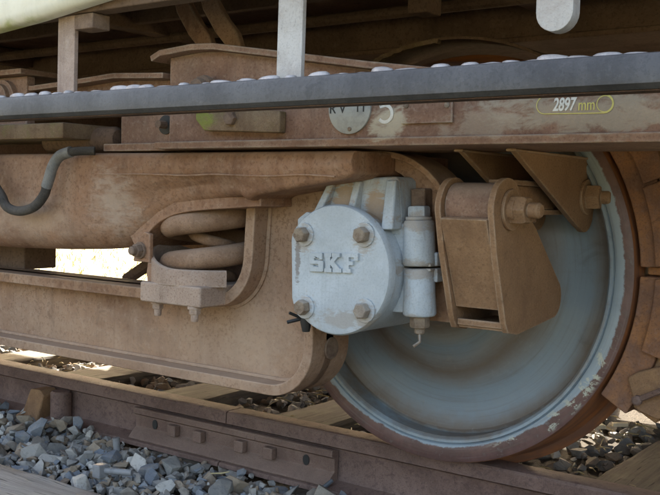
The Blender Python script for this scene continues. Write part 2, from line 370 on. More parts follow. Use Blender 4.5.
def ribbon(bm, path, th_, y0, y1):
    """strip following a path in xz, thickness th_ to its left-hand side, spanning y0..y1"""
    P = [Vector(p) for p in path]; N = []
    for i in range(len(P)):
        d = (P[min(i+1, len(P)-1)] - P[max(i-1, 0)]).normalized(); N.append(Vector((-d.y, d.x)))
    rows = []
    for p, n_ in zip(P, N):
        q = p + n_*th_
        rows.append([bm.verts.new((p.x, y0, p.y)), bm.verts.new((q.x, y0, q.y)), bm.verts.new((q.x, y1, q.y)), bm.verts.new((p.x, y1, p.y))])
    for a, b in zip(rows, rows[1:]):
        for k in range(4): bm.faces.new((a[k], a[(k+1) % 4], b[(k+1) % 4], b[k]))
    bm.faces.new(rows[0][::-1]); bm.faces.new(rows[-1])
def arc(cx, cz, r, a0, a1, n=10):
    return [(cx + r*math.cos(R(a0+(a1-a0)*i/n)), cz + r*math.sin(R(a0+(a1-a0)*i/n))) for i in range(n+1)]
def hexbolt(bm, p, d, rad, h, stud=0, srad=None, washer=0, n=6):
    """washer, hexagon and a threaded end along direction d from point p"""
    p = Vector(p); d = Vector(d).normalized()
    if washer: tube(bm, [p, p+d*.006], washer, 20); p = p+d*.006
    tube(bm, [p, p+d*(h*.82), p+d*h], [rad, rad, rad*.88], n)
    if stud:
        q = p+d*h; s = srad or rad*.55
        tube(bm, [q, q+d*stud*.8, q+d*stud], [s, s, s*.75], 12)

def smoothp(P, k=4):
    out = []
    P = [Vector(p) for p in P]
    for i in range(len(P)-1):
        p0, p1, p2, p3 = P[max(i-1, 0)], P[i], P[i+1], P[min(i+2, len(P)-1)]
        for j in range(k):
            t_ = j/k; out.append(.5*((2*p1)+(-p0+p2)*t_+(2*p0-5*p1+4*p2-p3)*t_*t_+(-p0+3*p1-3*p2+p3)*t_**3))
    return out+[P[-1]]

WL = {}
def tagset(o, label=None, cat=None, group=None, kind=None):
    if label: o['label'] = label
    if cat: o['category'] = cat
    if group: o['group'] = group
    if kind: o['kind'] = kind
    return o
def empty(name, loc, label, cat, group=None):
    o = bpy.data.objects.new(name, None); COL.objects.link(o); o.location = loc
    o.empty_display_size = .05; WL[o] = Vector(loc); return tagset(o, label, cat, group)
def link(name, me, loc, parent):
    o = bpy.data.objects.new(name, me); COL.objects.link(o)
    o.location = Vector(loc) - (WL[parent] if parent else Vector()); o.parent = parent
    WL[o] = Vector(loc); return o
def make(name, bm, mat, parent=None, bev=.0025, smooth=35, origin=None, seg=2):
    bmesh.ops.recalc_face_normals(bm, faces=bm.faces[:])
    if origin is None:
        cs = [v.co for v in bm.verts]
        origin = Vector([(min(c[i] for c in cs)+max(c[i] for c in cs))/2 for i in range(3)])
    origin = Vector(origin)
    bmesh.ops.translate(bm, verts=bm.verts[:], vec=-origin)
    me = bpy.data.meshes.new(name); bm.to_mesh(me); bm.free()
    me.materials.append(MAT[mat] if isinstance(mat, str) else mat)
    if smooth:
        me.polygons.foreach_set('use_smooth', [True]*len(me.polygons)); me.set_sharp_from_angle(angle=R(smooth))
    o = link(name, me, origin, parent)
    if bev:
        b = o.modifiers.new('bevel', 'BEVEL'); b.width = bev; b.segments = seg; b.limit_method = 'ANGLE'
        b.angle_limit = R(40); b.harden_normals = True; b.use_clamp_overlap = True
    return o
NB = bmesh.new
def again(o, name, loc, parent, rot=None, mat=None):
    c = o.copy(); COL.objects.link(c); c.name = name; c.parent = parent
    c.location = Vector(loc) - (WL[parent] if parent else Vector()); WL[c] = Vector(loc)
    if rot: c.rotation_euler = rot
    return c
def text_mesh(name, body, size, mat, parent, loc, depth=.0012, align='CENTER', shear=0, spacing=1.0, off=0.0, rotz=0, sx=1.0):
    """lettering standing on a face that looks toward -Y"""
    cu = bpy.data.curves.new(name, 'FONT'); cu.body = body; cu.size = size; cu.extrude = depth/2
    cu.align_x = align; cu.align_y = 'CENTER'; cu.shear = shear; cu.space_character = spacing; cu.offset = off
    tmp = bpy.data.objects.new(name, cu); COL.objects.link(tmp)
    dg = bpy.context.evaluated_depsgraph_get(); me = bpy.data.meshes.new_from_object(tmp.evaluated_get(dg))
    bpy.data.objects.remove(tmp); bpy.data.curves.remove(cu)
    me.transform(Matrix.Rotation(rotz, 4, 'Y') @ Matrix.Rotation(R(90), 4, 'X') @ Matrix.Diagonal((sx, 1, 1, 1)))
    me.name = name; me.materials.clear(); me.materials.append(MAT[mat])
    return link(name, me, loc, parent)

# ================================================================== setting
AX = Vector((0, 0, .45))                     # axle centre line crosses the wheel's outer face here
bm = NB(); S = 300
v = [bm.verts.new(c) for c in ((-S, -S, -.24), (S, -S, -.24), (S, S, -.24), (-S, S, -.24))]; bm.faces.new(v)
tagset(make('ground', bm, 'earth', bev=0, smooth=0, origin=(0, 0, -.24)), kind='structure')
# ballast bed: an uneven sheet of grit with stones on it
def bedz(x, y):
    base = -.185 if y < .1 else -.20
    if y > 1.65: base = -.185
    edge = max(0, abs(y-.84)-1.9); base -= edge*.25
    if y < -.5: base = -.185 - max(0, (-.5-y))*.02
    return base + .018*noise.noise(Vector((x*3.1, y*3.1, 0))) + .006*noise.noise(Vector((x*17, y*17, 2)))
bm = NB(); xs = [-16+.16*i for i in range(201)]; ys = [-1.0+.1*i for i in range(42)]
g = [[bm.verts.new((x, y, max(-.235, bedz(x, y)))) for x in xs] for y in ys]
for j in range(len(ys)-1):
    for i in range(len(xs)-1): bm.faces.new((g[j][i], g[j][i+1], g[j+1][i+1], g[j+1][i]))
bed = make('ballast_bed', bm, 'grit', bev=0, smooth=60, origin=(0, 0, -.2)); tagset(bed, kind='structure')

def stone_bm(seed):
    r_ = random.Random(seed); b = NB(); pts = []
    ax = (1, r_.uniform(.62, .95), r_.uniform(.45, .75))
    for _ in range(11):
        d = Vector((r_.gauss(0, 1), r_.gauss(0, 1), r_.gauss(0, 1))).normalized()*r_.uniform(.78, 1.08)
        pts.append(b.verts.new((d.x*ax[0], d.y*ax[1], d.z*ax[2])))
    h = bmesh.ops.convex_hull(b, input=pts)
    bmesh.ops.delete(b, geom=[e for e in h['geom_interior'] if isinstance(e, bmesh.types.BMVert)], context='VERTS')
    bmesh.ops.bevel(b, geom=b.edges[:], offset=.025, segments=1, affect='EDGES', profile=.6, clamp_overlap=True)
    bmesh.ops.recalc_face_normals(b, faces=b.faces[:]); return b
SM = []
for s in range(16):
    b = stone_bm(s); me = bpy.data.meshes.new('ballast_stone'); b.to_mesh(me); b.free()
    me.materials.append(MAT['stone']); SM.append(me)
# --- nearest stones, each its own piece
spots = []
r1 = random.Random(21)
tries = 0
while len(spots) < 298 and tries < 90000:
    tries += 1
    x = r1.uniform(-1.85, -.24); y = r1.uniform(-.40, .028)
    # keep where the photograph sees it
    if y > .012 and r1.random() < .5: continue
    if x > -.62 and y < -.16: continue
    if y < -.30 - (x+1.15)*-.02 and x < -1.25: continue
    rad = r1.choice((.016, .020, .024, .029, .034, .039, .045, .052))*r1.uniform(.85, 1.15)
    if -1.06 < x < -.30 and y + rad*.8 > .022: continue
    if y + rad > .035: continue
    if y - rad < -.375: continue
    if all((x-a)**2+(y-b_)**2 > ((rad+c_)*.62)**2 for a, b_, c_ in spots): spots.append((x, y, rad))
for x, y, rad in spots:
    near = max(0, 1-abs(y-.02)/.12)
    z = -.150 + r1.uniform(-.006, .020) + .012*noise.noise(Vector((x*5, y*5, 1)))
    if -1.12 < x < -.25: z -= .010 + .004*near
    else: z += .018*near
    o = link('ballast_stone', r1.choice(SM), (x, y, z), bed)
    o.rotation_euler = (r1.uniform(-.6, .6), r1.uniform(-.6, .6), r1.uniform(0, 6.28)); o.scale = (rad*1.12,)*3
# --- the rest of the ballast, one mass
def scatter(name, specs, parent, mat='stone'):
    r_ = random.Random(5); V, F = [], []
    base_ = [([v.co.copy() for v in me.vertices], [tuple(p.vertices) for p in me.polygons]) for me in SM]
    for x, y, z, rad in specs:
        vs, fs_ = r_.choice(base_)
        M = Matrix.Translation((x, y, z)) @ Matrix.Rotation(r_.uniform(0, 6.28), 4, 'Z') @ Matrix.Rotation(r_.uniform(-.7, .7), 4, 'X') @ Matrix.Diagonal((rad, rad, rad, 1))
        n0 = len(V); V += [tuple(M @ v) for v in vs]; F += [tuple(i+n0 for i in f) for f in fs_]
    me = bpy.data.meshes.new(name); me.from_pydata(V, [], F); me.materials.append(MAT[mat])
    o = link(name, me, (0, 0, 0), parent); tagset(o, kind='stuff'); return o
sp = []
for _ in range(5600):                                                    # under and between the near stones
    x = r1.uniform(-4.2, 1.6); y = r1.uniform(-.55, .03)
    if -.40 < y < -.30 and -2.6 < x < -.2: pass
    if -1.06 < x < -.30 and y > .014: continue
    sp.append((x, y, -.157 + r1.uniform(-.010, .012), r1.uniform(.008, .026)))
for _ in range(4200):                                                    # between the rails
    x = r1.uniform(-4.0, 1.8); y = r1.uniform(.17, 1.5)
    k = ((x+.97) % .56)
    if k < .25: continue
    sp.append((x, y, bedz(x, y)+r1.uniform(.0, .026), r1.uniform(.014, .038)))
for _ in range(700):
    x = r1.uniform(-5, 1.0); y = r1.uniform(1.68, 2.6)
    sp.append((x, y, bedz(x, y)+r1.uniform(-.005, .015), r1.uniform(.016, .034)))
scatter('loose_ballast', sp, bed)
# dry grass on the sunny side of the line
bm = NB(); r3 = random.Random(3)
for _ in range(4500):
    y = 2.7 + 6.5*r3.random()**1.3; x = r3.uniform(-13, .5); h = r3.uniform(.02, .09); a = r3.uniform(0, 6.28); q = r3.uniform(.004, .009)
    l = Vector((r3.gauss(0, .05), r3.gauss(0, .05), 0)); p = Vector((x, y, -.24)); d = Vector((math.cos(a), math.sin(a), 0))*q
    A, B_, C_, D_, T = [bm.verts.new(c) for c in (p-d, p+d, p+d*.7+l*.4+Vector((0, 0, h*.6)), p-d*.7+l*.4+Vector((0, 0, h*.6)), p+l+Vector((0, 0, h)))]
    bm.faces.new((A, B_, C_, D_)); bm.faces.new((D_, C_, T))
tagset(make('dry_grass', bm, 'grass', bev=0, smooth=0), 'sunlit dry grass beyond the far side of the track', 'grass', kind='stuff')
# straw and bark litter between the rails
bm = NB()
for _ in range(420):
    x = r3.uniform(-3.0, .6); y = r3.choice((r3.uniform(.2, 1.5), r3.uniform(.8, 1.45))); L = r3.uniform(.02, .07); a = r3.uniform(0, 6.28); z = r3.uniform(-.165, -.15)
    d = Vector((math.cos(a), math.sin(a), r3.uniform(-.25, .25)))*L
    tube(bm, [Vector((x, y, z)), Vector((x, y, z))+d*.5+Vector((0, 0, .004)), Vector((x, y, z))+d], [.0016, .002, .001], 4)
tagset(make('straw_litter', bm, 'straw', bev=0, smooth=0), 'dry straw and bark scattered between the rails', 'litter', kind='stuff')

# ================================================================== track
def rail_profile(yc):
    return [(yc-.035, -.006), (yc-.031, -.0015), (yc-.022, 0), (yc+.022, 0), (yc+.031, -.0015), (yc+.035, -.006), (yc+.036, -.034), (yc+.012, -.044),
            (yc+.008, -.060), (yc+.008, -.112), (yc+.014, -.124), (yc+.064, -.136), (yc+.066, -.148), (yc-.066, -.148), (yc-.064, -.136), (yc-.014, -.124),
            (yc-.008, -.112), (yc-.008, -.060), (yc-.012, -.044), (yc-.036, -.034)]
def rail(x0, x1, yc, label):
    bm = NB(); prism(bm, rail_profile(yc), x0, x1, 'X')
    o = make('rail', bm, 'rail', bev=.0012, smooth=30); tagset(o, label, 'rail', 'rails of the track'); return o
YR = .086
rail(-30, -.6755, YR, 'rusty near rail left of the bolted joint, running past the ballast')
rail(-.6715, 30, YR, 'rusty near rail right of the bolted joint, carrying the blue wheel')
rail(-30, 30, 1.591, 'far rail on the other side of the track behind the wheels')
fp = empty('fishplate', (-.673, .05, -.13), 'rusty six-hole joint bar bolted along the near rail', 'joint bar')
bm = NB(); yb = YR-.011
prism(bm, [(yb, -.047), (yb-.021, -.042), (yb-.030, -.044), (yb-.031, -.060), (yb-.020, -.066), (yb-.019, -.100), (yb-.032, -.110), (yb-.050, -.128), (yb-.048, -.1325), (yb-.006, -.1245)], -1.038, -.308, 'X')
make('plate', bm, 'fish', fp, bev=.0015, smooth=30)
for i, x in enumerate((-.869, -.768, -.613, -.511)):
    bm = NB(); s = .0155
    box(bm, x-s, x+s, yb-.042, yb-.0215, -.0845-s, -.0845+s)
    make('square_bolt_head', bm, 'fish', fp, bev=.003)
for x in (-.956, -.397):
    bm = NB(); prism(bm, [(x+.010*math.cos(2*math.pi*k/16), -.084+.014*math.sin(2*math.pi*k/16)) for k in range(16)], yb-.0222, yb-.0185)
    make('bolt_hole', bm, 'black', fp, bev=0)  # black disc stands in for the shade inside the hole
# rail anchor beside the rail at the left
an = empty('rail_anchor', (-1.42, .03, -.14), 'rusty wedge and round key gripping the near rail at far left', 'rail anchor')
bm = NB(); prism(bm, [(-1.530, -.155), (-1.440, -.155), (-1.405, -.058), (-1.425, -.040), (-1.472, -.043)], .0, .062)
make('wedge', bm, 'rust2', an, bev=.006)
bm = NB(); tube(bm, [(-1.375, .045, -.155), (-1.375, .045, -.048), (-1.375, .045, -.042)], [.033, .033, .028], 20); make('key', bm, 'rail', an, bev=.001)
bm = NB(); tube(bm, [(-1.56, -.03, -.165), (-1.50, .01, -.12), (-1.43, .05, -.085)], .008, 8); make('spring_clip', bm, 'rust2', an, bev=0)
# sleepers
for i, lab in ((-3, 'wooden sleeper with its top in sunlight, seen at far left'), (-2, 'brown wooden sleeper under the near rail at far left'), (-1, 'brown wooden sleeper left of the rail joint'), (0, 'tan wooden sleeper seen under the curved beam end'),
               (1, 'wooden sleeper hidden behind the wheel'), (2, 'dark grey wooden sleeper right of the wheel, lower right corner'), (3, None)):
    x0 = -.97 + .56*i; bm = NB(); n = 14; wd = .235
    rows = []
    for j in range(n+1):
        y = -.06 + 2.16*j/n; row = []
        for dx, dz in ((0, -.30), (0, -.165), (.012, -.152), (wd*.35, -.149), (wd*.7, -.150), (wd-.012, -.153), (wd, -.166), (wd, -.30)):
            row.append(bm.verts.new((x0+dx+.006*noise.noise(Vector((i*7, y*6, dx*30))), y, dz + (.005*noise.noise(Vector((i*3+dx*20, y*5, 1))) if dz > -.2 else 0))))
        rows.append(row)
    for a, b in zip(rows, rows[1:]):
        for k in range(7): bm.faces.new((a[k], b[k], b[k+1], a[k+1]))
    bm.faces.new(rows[0]); bm.faces.new(rows[-1][::-1])
    o = make('sleeper', bm, 'sleeper', bev=0, smooth=40)
    tagset(o, lab or ('wooden sleeper under the track beyond the left edge' if i < 0 else 'wooden sleeper under the track beyond the right edge'), 'sleeper', 'sleepers of the track')
# silver grey timber along the near edge
bm = NB(); n = 60; rows = []
for j in range(n+1):
    x = -4.4 + 4.2*j/n
    rows.append([bm.verts.new((x, y + .007*noise.noise(Vector((x*5, y*9, 0))), z + .006*noise.noise(Vector((x*6, y*20, 3))))) for y, z in ((-.66, -.26), (-.66, -.13), (-.60, -.124), (-.50, -.122), (-.43, -.123), (-.382, -.128), (-.368, -.142), (-.365, -.26))])
for a, b in zip(rows, rows[1:]):
    for k in range(7): bm.faces.new((a[k], a[k+1], b[k+1], b[k]))
bm.faces.new(rows[0][::-1]); bm.faces.new(rows[-1])
tagset(make('grey_timber', bm, 'plank', bev=0, smooth=40), 'silver grey weathered timber lying along the ballast, lower left corner', 'timber')
# loose track bolts, a stick, bleached chips
bt = empty('track_bolt', (-.80, -.24, -.135), 'loose steel track bolt lying flat on the ballast', 'bolt', 'loose track bolts')
bm = NB(); tube(bm, [(-.80, -.262, -.120), (-.73, -.235, -.118)], .0085, 12); make('shank', bm, 'paper', bt, bev=0)
bm = NB(); box(bm, -.826, -.798, -.284, -.252, -.138, -.104); make('head', bm, 'paper', bt, bev=.003)
bs = empty('track_bolt', (-1.005, -.05, -.14), 'short steel bolt standing upright against the end of the joint bar', 'bolt', 'loose track bolts')
bm = NB(); tube(bm, [(-1.005, -.045, -.150), (-1.008, -.047, -.112)], .0105, 12); make('shank', bm, 'paper', bs, bev=0)
bm = NB(); tube(bm, [(-1.005, -.045, -.168), (-1.005, -.045, -.150)], .022, 6); make('head', bm, 'paper', bs, bev=.002)
bm = NB(); tube(bm, [(-.345, -.03, -.185), (-.318, -.015, -.145), (-.288, .022, -.108)], [.006, .007, .005], 8)
tagset(make('stick', bm, 'twig', bev=0), 'dark grey stick leaning on the rail base right of the joint bar', 'stick')
bm = NB(); tube(bm, [(-.60, -.085, -.128), (-.575, -.070, -.126), (-.556, -.062, -.120)], [.0018, .0022, .0012], 6)
tagset(make('straw_stalk', bm, 'straw', bev=0), 'single yellow straw stalk lying on stones below the joint bar', 'straw')
chips = [((-.06, 1.16), .13, .040, 2.35, 'long sunlit bleached wood chip behind the wheel'), ((.02, 1.20), .055, .02, .7, 'short bleached wood chip right of the long one'), ((-.15, 1.03), .05, .022, .3, 'small bleached wood chip near the wheel tread')]
for (x, y), L, q, a, lab in chips:
    bm = NB(); prism(bm, [(-L/2, -q/2), (L/2*.9, -q/2*.8), (L/2, q/3), (-L/2*.95, q/2)], 0, .012, 'Z')
    bmesh.ops.rotate(bm, verts=bm.verts[:], cent=(0, 0, 0), matrix=Matrix.Rotation(a, 3, 'Z')); bmesh.ops.translate(bm, verts=bm.verts[:], vec=(x, y, -.138))
    tagset(make('wood_chip', bm, 'chip', bev=.002), lab, 'wood chip', 'bleached wood chips between the rails')

# ================================================================== wheelset
ws = empty('wheelset', (0, .84, 0), 'blue and rust train wheel with its axle standing on the near rail', 'wheel')
# radius / depth (0 = outer rim face, + into the train)
tyre = [(.392, .130), (.392, .012), (.398, .004), (.404, .003), (.4065, .009), (.409, .003), (.416, .0), (.441, .0), (.447, .003), (.4500, .012), (.4535, .070),
        (.456, .105), (.462, .115), (.474, .122), (.480, .130), (.478, .140), (.468, .145), (.40, .145), (.394, .138)]
disc = [(.394, .055), (.383, .050), (.365, .058), (.330, .066), (.290, .060), (.250, .042), (.215, .022), (.185, .010), (.160, .004), (.140, -.010), (.128, -.030), (.098, -.034), (.092, -.034),
        (.092, .12), (.13, .118), (.17, .08), (.25, .085), (.33, .100), (.394, .095)]
def wheel(y0, sgn, label):
    wh = link('wheel', None, (0, y0, .45), ws); wh['label'] = label
    bm = NB(); lathe(bm, [(r, sgn*a) for r, a in tyre], (0, y0, .45), 128, closed=True)
    make('tyre', bm, 'wheel', wh, bev=0, smooth=28, origin=(0, y0+sgn*.0655, .45))
    bm = NB(); lathe(bm, [(r, sgn*a) for r, a in disc], (0, y0, .45), 96, closed=True)
    make('disc', bm, 'wheel', wh, bev=0, smooth=40, origin=(0, y0+sgn*.0655, .45))
wheel(0, 1, 'blue painted near wheel with dark red tyre'); wheel(1.677, -1, 'far wheel on the other rail')
bm = NB(); lathe(bm, [(.062, -.36), (.065, -.16), (.075, -.15), (.092, -.035), (.0915, .12), (.082, .16), (.078, .84), (.082, 1.52), (.0915, 1.56), (.092, 1.71), (.075, 1.83), (.065, 2.03)], (0, 0, .45), 40)
make('axle', bm, 'under', ws, bev=0, smooth=40)

# ================================================================== equaliser beam
eq = empty('equaliser_beam', (-.6, -.26, .168), 'dusty brown goose-neck beam curving up around the white axle box', 'equaliser beam')
top_path = [(-2.75, .368), (-.40, .368)] + arc(-.385, .461, .093, -90, -5, 10)[1:] + [(-.290, .50), (-.286, .57)] + arc(-.170, .560, .116, 175, 95, 8)[1:] + [(-.06, .686)]
top_path = [(x, z-.012) if False else (x, z) for x, z in top_path]
top_path += arc(.030, .505, .181, 88, 0, 14) + [(.210, .40), (.209, .36)]
inn_path = [(-2.75, .168), (-.215, .168)] + arc(-.215, .283, .115, -90, 0, 12)[1:] + [(-.100, .40), (-.106, .47)] + arc(.01, .530, .127, 180, 0, 18) + [(.137, .42), (.136, .36)]
bm = NB(); prism(bm, top_path + inn_path[::-1], -.272, -.248); make('web', bm, 'web', eq, bev=0, smooth=30)
bm = NB(); ribbon(bm, top_path[:-18], -.026, -.322, -.188); make('upper_flange', bm, 'web', eq, bev=.003, smooth=40)
bm = NB(); ribbon(bm, top_path[-19:], -.012, -.288, -.19); make('arch_flange', bm, 'web', eq, bev=.003, smooth=40)
bm = NB(); ribbon(bm, inn_path[:16], .024, -.320, -.190); make('lower_flange', bm, 'web', eq, bev=.003, smooth=40)
# weld beads where the flanges meet the web
for path, off, nm in ((top_path[:-18], -.028, 'upper_weld'), (inn_path[:16], .026, 'lower_weld')):
    P = [Vector(p) for p in path]; q = []
    for i in range(len(P)):
        d = (P[min(i+1, len(P)-1)]-P[max(i-1, 0)]).normalized(); n_ = Vector((-d.y, d.x)); c = P[i]+n_*off; q.append((c.x, -.274, c.y))
    bm = NB(); tube(bm, q, .006, 6); make(nm, bm, 'web', eq, bev=0)
# pad and nut on the outside of the curved end
pd = None
bm = NB(); box(bm, -.1005, -.078, -.312, -.215, .318, .366); pd = make('wear_pad', bm, 'web', eq, bev=.004)
bm = NB(); hexbolt(bm, (-.078, -.268, .345), (1, 0, 0), .017, .010, 0); make('nut', bm, 'bolt', pd, bev=.001)
bm = NB(); lathe(bm, [(.024, 0), (.022, .003), (.006, .004)], (-.0995, -.255, .275), 20, 'X'); make('plug', bm, 'bolt', eq, bev=0)
bm = NB(); box(bm, .188, .216, -.300, -.25, .512, .524); make('stop_lug', bm, 'bolt', eq, bev=.004)
# spring seat
st = link('spring_seat', None, (-.435, -.36, .35), eq)
bm = NB(); box(bm, -.530, -.342, -.400, -.190, .349, .394); make('seat_block', bm, 'seat', st, bev=.005)
for x, y in ((-.500, -.372), (-.372, -.385)):
    bm = NB(); hexbolt(bm, (x, y, .350), (0, 0, -1), .013, .012, .016, .0085, washer=.016); make('seat_bolt', bm, 'seat', st, bev=.0008)
# cup that holds the foot of the spring
bm = NB(); n = 40; rows = []
for k in range(n+1):
    a = R(-35 - 290*k/n); hgt = .066 if k > 0 else .066
    zt = .392 + .036 + .045*max(0, math.cos(a - R(190)))**2
    row = []
    for r_, z in ((.145, .392), (.145, zt-.004), (.141, zt), (.136, zt), (.133, zt-.004), (.133, .392)): row.append(bm.verts.new((-.440+r_*math.cos(a), -.258+r_*math.sin(a), z)))
    rows.append(row)
for a, b in zip(rows, rows[1:]):
    for k in range(5): bm.faces.new((a[k], a[k+1], b[k+1], b[k]))
    bm.faces.new((a[5], a[0], b[0], b[5]))
bm.faces.new(rows[0]); bm.faces.new(rows[-1][::-1]); make('spring_cup', bm, 'seat', st, bev=0, smooth=50)

# ================================================================== coil spring
bm = NB(); pts = []; turns = 2.75; N = 150; z0, z1 = .424, .650
for i in range(N+1):
    t_ = i/N; a = R(-175) + t_*turns*2*math.pi
    pts.append((-.440+.098*math.cos(a), -.258+.098*math.sin(a), z0+(z1-z0)*t_))
tube(bm, pts, .0245, 16)
sp_o = make('coil_spring', bm, 'spring', bev=0, smooth=60)
tagset(sp_o, 'thick dusty brown coil spring standing in its cup', 'spring')

bm = NB(); pts = []
for i in range(121):
    t_ = i/120; a = R(40) - t_*3.6*2*math.pi
    pts.append((-.440+.046*math.cos(a), -.258+.046*math.sin(a), .40+.25*t_))
tube(bm, pts, .013, 10)
tagset(make('coil_spring', bm, 'spring', bev=0, smooth=60), 'thinner inner coil spring seen between the turns of the thick one', 'spring')
# ================================================================== pressed spring beam above the spring
sb = empty('spring_beam', (-.7, -.25, .45), 'long dusty brown pressed beam resting over the coil spring', 'bogie beam')
BZ = [(-2.7, .438), (-1.02, .443), (-.80, .450), (-.68, .457), (-.62, .463), (-.585, .474), (-.545, .500), (-.50, .533), (-.45, .553), (-.40, .567), (-.35, .577), (-.28, .587), (-.235, .590), (-.222, .584), (-.208, .582), (-.19, .592), (-.06, .613), (.02, .624), (.045, .629), (.058, .638)]
def itp(tab, x):
    for (a, b), (c, d) in zip(tab, tab[1:]):
        if a <= x <= c: return b + (d-b)*(x-a)/(c-a)
    return tab[-1][1]
SL = [(-2.7, 0), (-.70, .0), (-.56, .030), (-.45, .034), (-.32, .026), (-.22, .012), (.058, .0)]
FY = [(-2.7, -.425), (-.80, -.432), (-.66, -.432), (-.55, -.424), (-.45, -.418), (-.2, -.42), (.058, -.42)]
RB = [(-2.7, .06), (-.72, .065), (-.60, .085), (-.50, .055), (-.40, .040), (-.25, .026), (-.2, .016), (.058, .014)]
bm = NB(); rows = []
xs = sorted(set([a for a, _ in BZ] + [-2.7+.02*i for i in range(138)]))
xs = [x for i, x in enumerate(xs) if x <= .0581 and (x in [a for a, _ in BZ] or all(abs(x-a) > .008 for a, _ in BZ))]
for x in xs:
    b_ = itp(BZ, x); y = itp(FY, x); rb = min(itp(RB, x), (.68-b_)*.48); rtp = .014
    if x > .03: rtp = .014
    sec = [(-.06, .680), (y+rtp, .680)] + [(y+rtp-rtp*math.sin(R(q)), .680-rtp+rtp*math.cos(R(q))) for q in (30, 60, 90)]
    zt = .680-rtp; zb = b_+rb
    # face swells gently outward between top and bottom
    sl = itp(SL, x)
    for f in (.2, .35, .5, .65, .8): sec.append((y-.004*math.sin(math.pi*f)+sl*f*f, zt+(zb-zt)*f))
    sec += [(y+sl+rb-rb*math.cos(R(q)), b_+rb-rb*math.sin(R(q))) for q in (0, 15, 30, 45, 60, 75, 90)]
    sec += [(-.06, b_+.004)]
    rows.append([bm.verts.new((x, a, z)) for a, z in sec])
for a, b in zip(rows, rows[1:]):
    m_ = len(a)
    for k in range(m_): bm.faces.new((a[k], b[k], b[(k+1) % m_], a[(k+1) % m_]))
bm.faces.new(rows[0]); bm.faces.new(rows[-1][::-1])
make('pressed_shell', bm, 'cast', sb, bev=.003, smooth=50, seg=3)
lip = [(-.575, .466), (-.548, .486), (-.515, .516), (-.47, .539), (-.42, .551), (-.36, .558), (-.28, .564), (-.20, .570)]
lip = [(v_.x, v_.z) for v_ in smoothp([(x, 0, z) for x, z in lip], 5)]
bm = NB(); ribbon(bm, lip, .036, -.374, -.07); make('arch_lip', bm, 'cast', sb, bev=.003, smooth=50)
bm = NB(); tube(bm, [(x, itp(FY, x)-.0005, .632-.004*noise.noise(Vector((x*9, 0, 0)))) for x in [-.70+.03*i for i in range(25)]], .0018, 6); make('weld_seam', bm, 'cast', sb, bev=0)
# bracket with bolt under the beam, left of the spring
bk = link('bolt_bracket', None, (-.57, -.34, .47), sb)
bm = NB(); prism(bm, [(-.566, .436), (-.512, .436), (-.512, .500), (-.530, .505), (-.560, .478)], -.388, -.376); make('bracket_plate', bm, 'cast', bk, bev=.003)
bm = NB(); hexbolt(bm, (-.541, -.388, .462), (0, -1, 0), .0155, .013, .012, .010, washer=.019); make('bracket_bolt', bm, 'bolt', bk, bev=.001)
bm = NB(); ribbon(bm, [(-.520, .437), (-.524, .41), (-.520, .392)], .016, -.386, -.33); make('hanger_strap', bm, 'cast', bk, bev=.002)
bm = NB(); prism(bm, [(-.835, .47), (-.80, .40), (-.79, .30), (-.21, .30), (-.21, .60), (-.80, .60)], -.100, -.085); make('daylight_baffle', bm, 'cast', sb, bev=0)  # added plate that shuts out daylight leaking between the coils
bm = NB(); box(bm, -1.50, -1.215, -.21, -.10, .366, .46); make('gap_dark_block', bm, 'under', sb, bev=.004)  # block added to keep the left end of the daylight gap dark
bm = NB(); tube(bm, [(-.90, -.11, .355), (-.76, -.11, .43)], .016, 10); make('tie_rod', bm, 'under', sb, bev=0)

# ================================================================== axle box
ab = empty('axle_box', (0, -.28, .33), 'white painted axle box with round bolted cover and raised maker letters', 'axle box')
def rotbox(bm):
    bmesh.ops.rotate(bm, verts=bm.verts[:], cent=AX, matrix=Matrix.Rotation(-RHO, 3, 'Y')); return bm
bm = NB()                                                    # main barrel with flat left cheek
cheek = [(max(-.106, .122*math.cos(2*math.pi*k/48)), .45+.122*math.sin(2*math.pi*k/48)) for k in range(48)]
body = []
for q in cheek:
    if not body or (abs(q[0]-body[-1][0]) > 1e-5 or abs(q[1]-body[-1][1]) > 1e-5): body.append(q)
prism(bm, body, -.366, -.175); make('housing', rotbox(bm), 'white', ab, bev=.004, smooth=30)
bm = NB(); prism(bm, [(-.1075, .362), (-.06, .345), (-.06, .56), (-.085, .566), (-.1075, .552)], -.3655, -.25); make('left_cheek', rotbox(bm), 'white', ab, bev=.004)
# saddle on top with ribs
bm = NB(); prism(bm, [(-.090, .515), (.118, .520), (.113, .622), (.105, .631), (-.036, .629), (-.048, .622)], -.332, -.19); sd_ = make('saddle', rotbox(bm), 'white', ab, bev=.005)
for x0, x1, xt0, xt1 in ((-.090, -.070, -.047, -.030), (.002, .020, .016, .032), (.092, .1185, .090, .1130)):
    bm = NB(); v = []
    for (xa, xb, z, y) in ((x0, x1, .530, -.366), (xt0, xt1, .624, -.343)):
        v += [bm.verts.new((xa, y, z)), bm.verts.new((xb, y, z)), bm.verts.new((xb, -.330, z)), bm.verts.new((xa, -.330, z))]
    for f in ((0, 1, 2, 3), (7, 6, 5, 4), (0, 4, 5, 1), (1, 5, 6, 2), (2, 6, 7, 3), (3, 7, 4, 0)): bm.faces.new([v[i] for i in f])
    make('rib', rotbox(bm), 'white', sd_, bev=.004)
bm = NB(); box(bm, .118, .150, -.30, -.2, .545, .608); make('side_stop', rotbox(bm), 'bolt', sd_, bev=.004)
